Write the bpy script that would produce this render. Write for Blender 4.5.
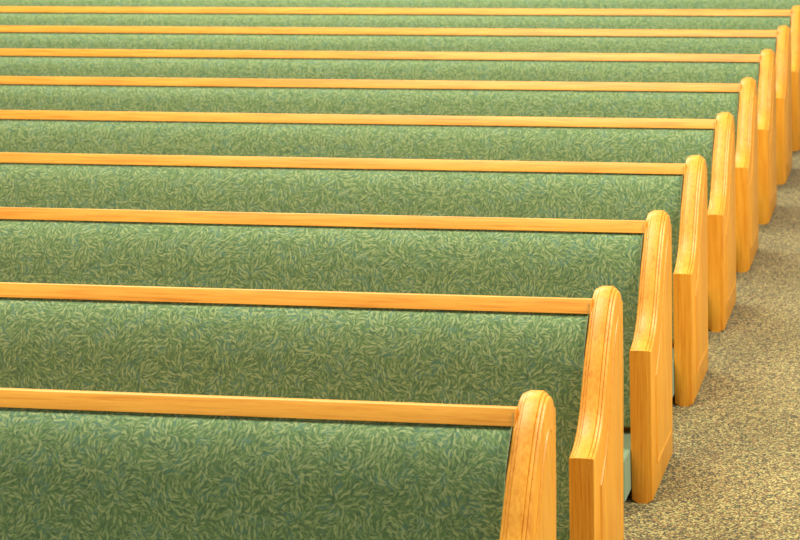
import bpy, bmesh, math, random
from mathutils import Matrix, Vector

for o in list(bpy.data.objects):
    bpy.data.objects.remove(o, do_unlink=True)
scene = bpy.context.scene
C = scene.collection

# ------------------------------------------------------------------ camera
cam_d = bpy.data.cameras.new('camera')
cam = bpy.data.objects.new('camera', cam_d)
C.objects.link(cam)
scene.camera = cam
YAW, PITCH, ROLL = -0.137101814, -0.00762155907, -0.0144053497
f = Vector((math.sin(YAW)*math.cos(PITCH), math.cos(YAW)*math.cos(PITCH), math.sin(PITCH)))
r = Vector((math.cos(YAW), -math.sin(YAW), 0))
u = r.cross(f)
c_, s_ = math.cos(ROLL), math.sin(ROLL)
r2, u2 = c_*r + s_*u, c_*u - s_*r
m = Matrix((r2, u2, -f)).transposed().to_4x4()
m.translation = Vector((1.11253863, -3.32491031, 2.43002542))
cam.matrix_world = m
cam_d.sensor_fit = 'HORIZONTAL'
cam_d.sensor_width = 36.0
cam_d.lens = 1756.40996/800*36.0
cam_d.shift_x = -317.606/800          # the photograph is the lower right part of a level view
cam_d.shift_y = -486.561/800
cam_d.clip_end = 200
cam_d.dof.use_dof = True
cam_d.dof.focus_distance = 5.2
cam_d.dof.aperture_fstop = 7.0

# ------------------------------------------------------------------ world and lights
w = bpy.data.worlds.new('world')
scene.world = w
w.use_nodes = True
bg = w.node_tree.nodes['Background']
bg.inputs['Color'].default_value = (1.0, 0.96, 0.90, 1)
bg.inputs['Strength'].default_value = 0.37

def area(name, loc, target, size, size_y, power, col):
    d = bpy.data.lights.new(name, 'AREA')
    d.shape = 'RECTANGLE'; d.size = size; d.size_y = size_y
    d.energy = power; d.color = col
    o = bpy.data.objects.new(name, d); C.objects.link(o)
    o.location = loc
    o.rotation_euler = (Vector(target) - Vector(loc)).to_track_quat('-Z', 'Y').to_euler()
    return o
area('ceiling_light', (-2.5, 1.0, 6.5), (-2.0, 3.5, 0), 3.5, 3.5, 360, (1, 0.95, 0.86))
area('ceiling_light', (-4.5, 8.0, 6.5), (-3.0, 7.0, 0), 5, 5, 620, (1, 0.95, 0.86))
area('ceiling_light', (4.5, 2.0, 5.0), (-0.5, 4.0, 0), 3, 3, 420, (1, 0.95, 0.86))

scene.view_settings.view_transform = 'Standard'
scene.view_settings.look = 'None'
scene.view_settings.gamma = 1
scene.view_settings.use_curve_mapping = False
scene.view_settings.exposure = 0.26

# ------------------------------------------------------------------ node helpers
class NT:
    def __init__(s, name):
        s.m = bpy.data.materials.new(name); s.m.use_nodes = True
        s.t = s.m.node_tree; s.b = s.t.nodes['Principled BSDF']
    def n(s, typ, **kw):
        nd = s.t.nodes.new(typ)
        for k, v in kw.items(): setattr(nd, k, v)
        return nd
    def set(s, nd, key, val):
        if isinstance(val, bpy.types.NodeSocket): s.t.links.new(val, nd.inputs[key])
        else: nd.inputs[key].default_value = val
    def math(s, op, a, b=0.0, c=None):
        nd = s.n('ShaderNodeMath', operation=op)
        s.set(nd, 0, a); s.set(nd, 1, b)
        if c is not None: s.set(nd, 2, c)
        return nd.outputs[0]
    def mix(s, fac, a, b, mode='MIX'):
        nd = s.n('ShaderNodeMix', data_type='RGBA', blend_type=mode)
        s.set(nd, 0, fac); s.set(nd, 6, a); s.set(nd, 7, b)
        return nd.outputs[2]
    def vmath(s, op, a, b=(0, 0, 0)):
        nd = s.n('ShaderNodeVectorMath', operation=op)
        s.set(nd, 0, a); s.set(nd, 1, b)
        return nd.outputs[0]
    def noise(s, vec, scale, detail=2, rough=0.5, dist=0.0):
        nd = s.n('ShaderNodeTexNoise')
        s.set(nd, 'Vector', vec); s.set(nd, 'Scale', scale); s.set(nd, 'Detail', detail)
        s.set(nd, 'Roughness', rough); s.set(nd, 'Distortion', dist)
        return nd.outputs['Fac']
    def ramp(s, fac, stops):
        nd = s.n('ShaderNodeValToRGB'); e = nd.color_ramp.elements
        while len(e) < len(stops): e.new(0.5)
        for el, (p, col) in zip(e, stops): el.position = p; el.color = (*col, 1)
        s.set(nd, 0, fac)
        return nd.outputs[0]
    def smooth(s, v, a, b, c=0.0, d=1.0):
        nd = s.n('ShaderNodeMapRange', interpolation_type='SMOOTHSTEP')
        s.set(nd, 0, v); s.set(nd, 1, a); s.set(nd, 2, b); s.set(nd, 3, c); s.set(nd, 4, d)
        return nd.outputs[0]
    def bump(s, h, strength, dist):
        nd = s.n('ShaderNodeBump')
        s.set(nd, 'Height', h); s.set(nd, 'Strength', strength); s.set(nd, 'Distance', dist)
        s.t.links.new(nd.outputs[0], s.b.inputs['Normal'])

def srgb(r, g, b):
    return tuple(((v/255)/12.92 if v/255 <= 0.04045 else (((v/255)+0.055)/1.055)**2.4) for v in (r, g, b))

def wood(name, axis, base=(1, 1, 1)):
    """honey oak, grain running along the given axis of the object"""
    k = NT(name)
    tc = k.n('ShaderNodeTexCoord').outputs['Object']
    rnd = k.n('ShaderNodeObjectInfo').outputs['Random']
    off = k.n('ShaderNodeCombineXYZ')
    for i, mul in enumerate((7.3, 13.1, 5.7)): k.set(off, i, k.math('MULTIPLY', rnd, mul))
    p = k.vmath('ADD', tc, off.outputs[0])
    lo = 0.035
    st = [1.0, 1.0, 1.0]; st['xyz'.index(axis)] = lo
    q = k.vmath('MULTIPLY', p, tuple(st))
    st2 = [1.0, 1.0, 1.0]; st2['xyz'.index(axis)] = 0.12
    q2 = k.vmath('MULTIPLY', p, tuple(st2))
    broad = k.noise(q2, 14, 2, 0.5)
    grain = k.noise(q, 120, 4, 0.6, 0.4)
    pores = k.noise(q, 420, 2, 0.5)
    col = k.ramp(grain, [(0.28, tuple(a*b for a, b in zip(srgb(214, 134, 28), base))),
                         (0.46, tuple(a*b for a, b in zip(srgb(232, 160, 46), base))),
                         (0.72, tuple(a*b for a, b in zip(srgb(244, 176, 64), base)))])
    tint = k.ramp(broad, [(0.3, (0.90, 0.82, 0.70)), (0.5, (1, 1, 1)), (0.7, (1.04, 1.06, 1.10))])
    col = k.mix(0.85, col, tint, 'MULTIPLY')
    pm = k.smooth(pores, 0.28, 0.40, 0.22, 0.0)
    col = k.mix(pm, col, (*srgb(170, 96, 26), 1))
    k.set(k.b, 'Base Color', col)
    k.set(k.b, 'Roughness', 0.45)
    k.set(k.b, 'Coat Weight', 0.12); k.set(k.b, 'Coat Roughness', 0.22)
    k.bump(grain, 0.12, 0.0006)
    return k.m

def leaf_fabric(name):
    """woven upholstery with a dense scrolling leaf pattern; uv is in metres"""
    k = NT(name)
    uv = k.n('ShaderNodeTexCoord').outputs['UV']
    rnd = k.n('ShaderNodeObjectInfo').outputs['Random']
    off = k.n('ShaderNodeCombineXYZ')
    k.set(off, 0, k.math('MULTIPLY', rnd, 9.7)); k.set(off, 1, 0.0)
    p = k.vmath('ADD', uv, off.outputs[0])
    # every sprig is a fan of leaves round the centre of a coarse cell
    wob = k.n('ShaderNodeTexNoise'); k.set(wob, 'Vector', p); k.set(wob, 'Scale', 9.0); k.set(wob, 'Detail', 1.0)
    warp = k.vmath('MULTIPLY', k.vmath('SUBTRACT', wob.outputs['Color'], (0.5, 0.5, 0.5)), (0.05, 0.05, 0))
    pw = k.vmath('ADD', p, warp)
    vs = k.n('ShaderNodeTexVoronoi', voronoi_dimensions='2D', feature='SMOOTH_F1')
    k.set(vs, 'Vector', pw); k.set(vs, 'Scale', 8.5); k.set(vs, 'Smoothness', 0.35)
    # flow angle: swirl round sprig centres plus slow noise
    cpos = k.vmath('SUBTRACT', p, vs.outputs['Position'])
    sx = k.n('ShaderNodeSeparateXYZ'); k.set(sx, 0, cpos)
    ang0 = k.math('ARCTAN2', sx.outputs[1], sx.outputs[0])
    d = vs.outputs['Distance']
    slow = k.math('MULTIPLY', k.math('SUBTRACT', k.noise(p, 9.0, 1), 0.5), 6.0)
    flow = k.math('ADD', k.math('ADD', ang0, k.math('MULTIPLY', d, 1.0)), slow)
    def leaves(scale, a, b, seed, bend, jit):
        v = k.n('ShaderNodeTexVoronoi', voronoi_dimensions='2D', feature='F1')
        pp = k.vmath('ADD', p, (seed, seed*0.7, 0))
        k.set(v, 'Vector', pp); k.set(v, 'Scale', scale); k.set(v, 'Randomness', 0.85)
        loc = k.vmath('SUBTRACT', pp, v.outputs['Position'])
        rr = k.n('ShaderNodeVectorRotate', rotation_type='Z_AXIS')
        sc = k.n('ShaderNodeSeparateColor'); k.set(sc, 0, v.outputs['Color'])
        an = k.math('ADD', flow, k.math('MULTIPLY', k.math('SUBTRACT', sc.outputs[0], 0.5), jit))
        k.set(rr, 'Vector', loc); k.set(rr, 'Angle', k.math('MULTIPLY', an, -1.0))
        s2 = k.n('ShaderNodeSeparateXYZ'); k.set(s2, 0, rr.outputs[0])
        X = k.math('DIVIDE', s2.outputs[0], a)
        Y = k.math('DIVIDE', s2.outputs[1], b)
        Y = k.math('SUBTRACT', Y, k.math('MULTIPLY', k.math('MULTIPLY', X, X), k.math('MULTIPLY', k.math('SUBTRACT', sc.outputs[1], 0.5), bend)))
        rad = k.math('ADD', k.math('ABSOLUTE', k.math('MULTIPLY', X, X)), k.math('ABSOLUTE', Y))
        return k.smooth(rad, 0.45, 1.15, 1.0, 0.0), sc.outputs[2]
    base_n = k.noise(p, 18.0, 2, 0.5, 0.8)
    col = k.mix(k.smooth(base_n, 0.50, 0.58), (*srgb(84, 114, 64), 1), (*srgb(80, 118, 94), 1))
    col = k.mix(k.smooth(k.noise(k.vmath('ADD', p, (4.1, 2.2, 0)), 34.0, 2), 0.48, 0.6), col, (*srgb(72, 102, 62), 1))
    first = None
    for scale, a, b, seed, bend, jit, rgb, lo, hi in (
            (74, 0.0115, 0.0036, 5.13, 1.4, 2.2, (104, 134, 76), 0.35, 0.95),
            (88, 0.0100, 0.0026, 7.91, 1.4, 1.8, (78, 112, 66), 0.10, 0.80),
            (66, 0.0125, 0.0030, 3.37, 1.6, 1.3, (126, 148, 86), 0.15, 0.90),
            (92, 0.0095, 0.0022, 9.23, 1.2, 1.5, (138, 156, 100), 0.00, 0.85),
            (58, 0.0140, 0.0032, 0.00, 1.8, 0.9, (152, 166, 108), 0.00, 0.90)):
        mk, rr_ = leaves(scale, a, b, seed, bend, jit)
        mk = k.math('MULTIPLY', mk, k.smooth(rr_, 0.1, 0.75, lo, hi))
        col = k.mix(mk, col, (*srgb(*rgb), 1))
        m1 = mk
    weave = k.noise(p, 900, 1)
    col = k.mix(0.25, col, k.ramp(weave, [(0.3, (0.75, 0.75, 0.75)), (0.7, (1.25, 1.25, 1.25))]), 'MULTIPLY')
    k.set(k.b, 'Base Color', col)
    k.set(k.b, 'Roughness', 0.85)
    k.set(k.b, 'Sheen Weight', 0.4); k.set(k.b, 'Sheen Roughness', 0.45)
    k.set(k.b, 'Sheen Tint', (0.98, 1.0, 0.82, 1))
    k.bump(k.math('ADD', weave, m1), 0.15, 0.0006)
    return k.m

def plain_fabric(name):
    k = NT(name)
    tc = k.n('ShaderNodeTexCoord').outputs['Object']
    n = k.noise(tc, 320, 2)
    k.set(k.b, 'Base Color', k.ramp(n, [(0.3, srgb(92, 126, 86)), (0.7, srgb(124, 152, 110))]))
    k.set(k.b, 'Roughness', 0.8)
    k.set(k.b, 'Sheen Weight', 0.3)
    k.bump(n, 0.2, 0.001)
    return k.m

def carpet(name):
    k = NT(name)
    tc = k.n('ShaderNodeTexCoord').outputs['Object']
    v = k.n('ShaderNodeTexVoronoi', voronoi_dimensions='2D'); k.set(v, 'Vector', tc); k.set(v, 'Scale', 180.0)
    sc = k.n('ShaderNodeSeparateColor'); k.set(sc, 0, v.outputs['Color'])
    col = k.ramp(sc.outputs[0], [(0.0, srgb(50, 44, 18)), (0.25, srgb(84, 88, 42)), (0.42, srgb(156, 132, 66)),
                                 (0.60, srgb(150, 104, 50)), (0.74, srgb(190, 168, 96)), (0.9, srgb(214, 196, 124))])
    n = k.noise(tc, 60, 3)
    col = k.mix(0.7, col, k.ramp(n, [(0.3, (0.31, 0.41, 0.26)), (0.7, (0.69, 0.67, 0.56))]), 'MULTIPLY')
    big = k.noise(tc, 2.2, 3)
    col = k.mix(0.6, col, k.ramp(big, [(0.35, (0.90, 0.92, 0.88)), (0.65, (1.08, 1.06, 1.08))]), 'MULTIPLY')
    k.set(k.b, 'Base Color', col)
    k.set(k.b, 'Roughness', 0.95)
    k.set(k.b, 'Sheen Weight', 0.2)
    k.bump(sc.outputs[1], 0.6, 0.004)
    return k.m

M_PANEL = wood('oak_upright_grain', 'z', (1.0, 0.98, 0.80))
M_RAIL = wood('oak_lengthwise_grain', 'x')
M_BOARD = wood('oak_board', 'x')
M_FAB = leaf_fabric('green_leaf_upholstery')
M_KNEEL = plain_fabric('green_vinyl')
M_CARPET = carpet('flecked_carpet')
kk = NT('dark_seat_base'); kk.set(kk.b, 'Base Color', (0.04, 0.035, 0.03, 1)); kk.set(kk.b, 'Metallic', 0.8); kk.set(kk.b, 'Roughness', 0.45)
M_DARK_BASE = kk.m

# ------------------------------------------------------------------ mesh helpers
def obj(name, bm, mat, parent=None, smooth=True, angle=35):
    me = bpy.data.meshes.new(name)
    bm.normal_update(); bmesh.ops.recalc_face_normals(bm, faces=bm.faces)
    bm.to_mesh(me); bm.free()
    me.materials.append(mat)
    o = bpy.data.objects.new(name, me); C.objects.link(o)
    if parent: o.parent = parent
    if smooth:
        me.polygons.foreach_set('use_smooth', [True]*len(me.polygons))
        me.set_sharp_from_angle(angle=math.radians(angle))
    return o

def catmull(pts, n=5):
    out = []
    for i in range(len(pts)-1):
        p0 = pts[max(i-1, 0)]; p1 = pts[i]; p2 = pts[i+1]; p3 = pts[min(i+2, len(pts)-1)]
        for j in range(n):
            t = j/n
            out.append(tuple(0.5*((2*b) + (-a+c)*t + (2*a-5*b+4*c-d)*t*t + (-a+3*b-3*c+d)*t**3)
                             for a, b, c, d in zip(p0, p1, p2, p3)))
    out.append(pts[-1])
    return out

def normals2(P):
    """outward normals with mitre length for a closed clockwise (y,z) outline"""
    N = []
    n = len(P)
    for i in range(n):
        a, b, c = P[i-1], P[i], P[(i+1) % n]
        e1 = Vector((b[0]-a[0], b[1]-a[1])).normalized(); e2 = Vector((c[0]-b[0], c[1]-b[1])).normalized()
        n1 = Vector((-e1.y, e1.x)); n2 = Vector((-e2.y, e2.x))
        v = (n1+n2)
        v = v.normalized() / max(0.5, v.normalized().dot(n1))
        N.append(v)
    return N

CURVE = [(-0.322, 0.508), (-0.302, 0.514), (-0.258, 0.528), (-0.222, 0.549), (-0.190, 0.579), (-0.165, 0.614),
         (-0.143, 0.652), (-0.120, 0.690), (-0.093, 0.732), (-0.064, 0.772), (-0.030, 0.814), (0.000, 0.843),
         (0.028, 0.863), (0.056, 0.873), (0.084, 0.873), (0.108, 0.862), (0.128, 0.840), (0.140, 0.804)]
TH = 0.072
def outline():
    P = [(-0.322, 0.0), (-0.322, 0.17), (-0.322, 0.34)]; K = ['b', 'f', 'f']
    cv = catmull(CURVE, 5)
    P += cv; K += ['c'] + ['t']*(len(cv)-1)
    P += [(0.135, 0.6), (0.112, 0.3), (0.098, 0.0)]; K += ['r', 'r', 'b']
    return P, K

def end_panel_bm(x0, outer=+1):
    """solid pew end, beaded along both edges of its curved top"""
    P, K = outline()
    N = normals2(P)
    # columns through the thickness: position, inset on the beaded top, inset on plain edges
    half = [(0.000, 0.0190, 0.0035), (0.0012, 0.0158, 0.0012), (0.0045, 0.0130, 0.0), (0.0080, 0.0118, 0.0),
            (0.0090, 0.0132, 0.0), (0.0098, 0.0080, 0.0), (0.0125, 0.0054, 0.0), (0.0165, 0.0044, 0.0),
            (0.0177, 0.0060, 0.0), (0.0187, 0.0008, 0.0), (0.0210, 0.0, 0.0)]
    cols = half + [(TH-x, a, b) for x, a, b in reversed(half)]
    bm = bmesh.new()
    rings = []
    ntop = K.index('c')
    for x, a, b in cols:
        ring = []
        for i, (p, n, k) in enumerate(zip(P, N, K)):
            if k == 't':
                m = min(1.0, 0.35 + (i-ntop)/8.0)
                # fade the beads out on the vertical back edge
                if p[1] < 0.82 and p[0] > 0.1: m *= 0.4
                ins = a*m
            elif k == 'c': ins = max(b, a*0.22)
            elif k == 'r': ins = b + a*0.25
            elif k == 'b': ins = a*0.55
            else: ins = b
            if k == 't' and x < TH/2: ins *= 0.55
            q = Vector(p) - n*ins
            ring.append(bm.verts.new((x0 + (x if outer > 0 else TH-x), q.x, max(q.y, 0.0))))
        rings.append(ring)
    n = len(P)
    for A, B in zip(rings, rings[1:]):
        for i in range(n):
            j = (i+1) % n
            bm.faces.new((A[i], A[j], B[j], B[i]))
    bm.faces.new(rings[0]); bm.faces.new(list(reversed(rings[-1])))
    return bm

def field_outline(marg):
    """outline of the raised field at a margin from the panel outline"""
    P = [(-0.238, 0.100), (-0.238, 0.400)]
    P += catmull([(-0.205, 0.428), (-0.168, 0.462), (-0.135, 0.510), (-0.105, 0.568), (-0.075, 0.628), (-0.045, 0.684), (-0.014, 0.734),
                  (0.018, 0.772), (0.045, 0.790), (0.068, 0.786), (0.084, 0.765)], 3)
    return P + [(0.054, 0.100)]

def field_bm(xs, sgn):
    """thin raised field standing off the aisle face of the end"""
    bm = bmesh.new()
    rings = []
    for marg, h in ((0.060, -0.004), (0.060, 0.0008), (0.063, 0.0042), (0.067, 0.0022), (0.070, 0.0016), (0.084, 0.0044)):
        base = field_outline(0.060)
        cy = sum(p[0] for p in base)/len(base)
        Nn = normals2(base)
        ring = [bm.verts.new((xs + sgn*h, p[0]-n.x*(marg-0.060), p[1]-n.y*(marg-0.060))) for p, n in zip(base, Nn)]
        rings.append(ring)
    n = len(rings[0])
    for A, B in zip(rings, rings[1:]):
        for i in range(n):
            bm.faces.new((A[i], A[(i+1) % n], B[(i+1) % n], B[i]))
    bm.faces.new(rings[-1]); bm.faces.new(list(reversed(rings[0])))
    return bm

def extrude_x(P, xa, xb, nx=1, uv=False, endround=0.0):
    """closed (y,z) outline swept along x; uv in metres when asked for"""
    bm = bmesh.new()
    N = normals2(P)
    sts = []
    if endround:
        for i in range(5):
            a = i/5*math.pi/2
            sts.append((xa + endround*(1-math.sin(a)) * 1.0, endround*(1-math.cos(a))))
        sts = [(xa + endround*(1-math.cos(i/5*math.pi/2)), endround*(1-math.sin(i/5*math.pi/2))) for i in range(5)]
    sts += [(xa + endround + (xb-xa-2*endround)*i/nx, 0.0) for i in range(nx+1)]
    if endround:
        sts += [(xb - endround*(1-math.cos(i/5*math.pi/2)), endround*(1-math.sin(i/5*math.pi/2))) for i in reversed(range(5))]
    rings = []
    for x, ins in sts:
        rings.append([bm.verts.new((x, p[0]-n.x*ins, p[1]-n.y*ins)) for p, n in zip(P, N)])
    L = [0.0]
    for a, b in zip(P, P[1:] + P[:1]): L.append(L[-1] + math.hypot(a[0]-b[0], a[1]-b[1]))
    lay = bm.loops.layers.uv.new('UVMap') if uv else None
    n = len(P)
    for s, (A, B) in enumerate(zip(rings, rings[1:])):
        for i in range(n):
            j = (i+1) % n
            fc = bm.faces.new((A[i], A[j], B[j], B[i]))
            if lay:
                for lp, t in zip(fc.loops, ((s, i), (s, i+1), (s+1, i+1), (s+1, i))):
                    lp[lay].uv = (sts[t[0]][0], L[t[1]])
    for ring in (rings[0], list(reversed(rings[-1]))):
        fc = bm.faces.new(ring)
        if lay:
            for lp in fc.loops: lp[lay].uv = (lp.vert.co.y, lp.vert.co.z)
    return bm

def rounded(P, rad, seg=4):
    out = []
    n = len(P)
    for i in range(n):
        a, b, c = Vector(P[i-1]), Vector(P[i]), Vector(P[(i+1) % n])
        rr = min(rad, (a-b).length*0.45, (c-b).length*0.45)
        s = b + (a-b).normalized()*rr; e = b + (c-b).normalized()*rr
        for j in range(seg+1):
            t = j/seg
            q = s*(1-t)**2 + b*2*t*(1-t) + e*t*t
            out.append((q.x, q.y))
    return out

# ------------------------------------------------------------------ the floor
bm = bmesh.new()
bmesh.ops.create_grid(bm, x_segments=2, y_segments=2, size=14)
for v in bm.verts: v.co.y += 7; v.co.x += -2
fl = obj('floor', bm, M_CARPET, smooth=False)
fl['kind'] = 'structure'

# ------------------------------------------------------------------ one pew
LEN = 7.0          # inner length between the two ends
root = bpy.data.objects.new('church_pew', None); C.objects.link(root)
root.empty_display_size = 0.2

e = obj('end_panel', end_panel_bm(0.0, +1), M_PANEL, root)
obj('raised_field', field_bm(TH, +1), M_PANEL, e)
e = obj('end_panel', end_panel_bm(-LEN-TH, -1), M_PANEL, root)
obj('raised_field', field_bm(-LEN-TH, -1), M_PANEL, e)

G = 0.0
rail = rounded([(-0.016, 0.817), (0.004, 0.856), (0.044, 0.846), (0.046, 0.817)], 0.0022, 3)
obj('top_rail', extrude_x(rail, -LEN-0.003, 0.003), M_RAIL, root)
# wooden back behind the cushion
back = rounded([(0.006, 0.822), (0.030, 0.822), (-0.060, 0.18), (-0.060, 0.05), (-0.085, 0.05), (-0.085, 0.18)], 0.003, 2)
obj('back_board', extrude_x(back, -LEN, -G), M_BOARD, root)
# upholstered back, soft roll at the top
cush = catmull([(0.010, 0.4)] + [(0.010, 0.809), (-0.008, 0.810), (-0.028, 0.800), (-0.046, 0.780), (-0.062, 0.752),
                (-0.080, 0.70), (-0.093, 0.63), (-0.106, 0.55), (-0.121, 0.45), (-0.136, 0.36), (-0.150, 0.28), (-0.160, 0.21), (-0.158, 0.19), (-0.140, 0.182)], 4)[4:]
cush += [(-0.100, 0.182)]
obj('back_cushion', extrude_x(cush, -LEN+0.003, -0.003, 1, True, 0.012), M_FAB, root, angle=50)
# low seat cushion, a little proud of the ends in front, on a board between them
seatb = rounded([(-0.30, 0.0), (-0.30, 0.040), (-0.086, 0.040), (-0.086, 0.0)], 0.004, 2)
obj('seat_board', extrude_x(seatb, -LEN, -0.02), M_DARK_BASE, root)  # near-black finish, chosen so the strip below the cushion reads dark
seat = rounded([(-0.432, 0.040), (-0.425, 0.186), (-0.30, 0.176), (-0.088, 0.160), (-0.088, 0.040)], 0.020, 5)
obj('seat_cushion', extrude_x(seat, -LEN+0.002, -0.001, 1, True, 0.008), M_KNEEL, root, angle=50)

PITCH_Y = 0.9
NAMES = {
 1: 'nearest oak pew with green leaf-patterned back, its curved end cut by the bottom edge',
 2: 'second oak pew from the camera, behind the nearest, its end square below the armrest corner',
 3: 'third oak pew from the camera, its end foot the nearest one seen on the carpet',
 4: 'fourth green-backed oak pew from the camera, between the third and fifth',
 5: 'fifth green-backed oak pew from the camera, middle of the rows in view',
 6: 'sixth green-backed oak pew from the camera, just behind the middle row',
 7: 'seventh green-backed oak pew from the camera, third topmost oak rail in view',
 8: 'eighth green-backed oak pew from the camera, second topmost oak rail in view',
 9: 'ninth oak pew from the camera, topmost oak rail in view, end at the right edge',
 10: 'farthest pew, only a green strip of its back showing along the top edge'}

def dup(o, parent=None):
    c = o.copy(); C.objects.link(c)
    if parent: c.parent = parent
    for ch in [x for x in bpy.data.objects if x.parent == o]:
        dup(ch, c)
    return c

pews = [root] + [dup(root) for _ in range(9)]
for i, p in enumerate(pews):
    p.location = (0, PITCH_Y*(i+1) + (0.0, 0.0, 0.014, 0.006, 0, 0, 0, 0, 0, 0)[i], 0)
    p['label'] = NAMES[i+1]
    p['category'] = 'pew'
    p['group'] = 'rows of church pews'
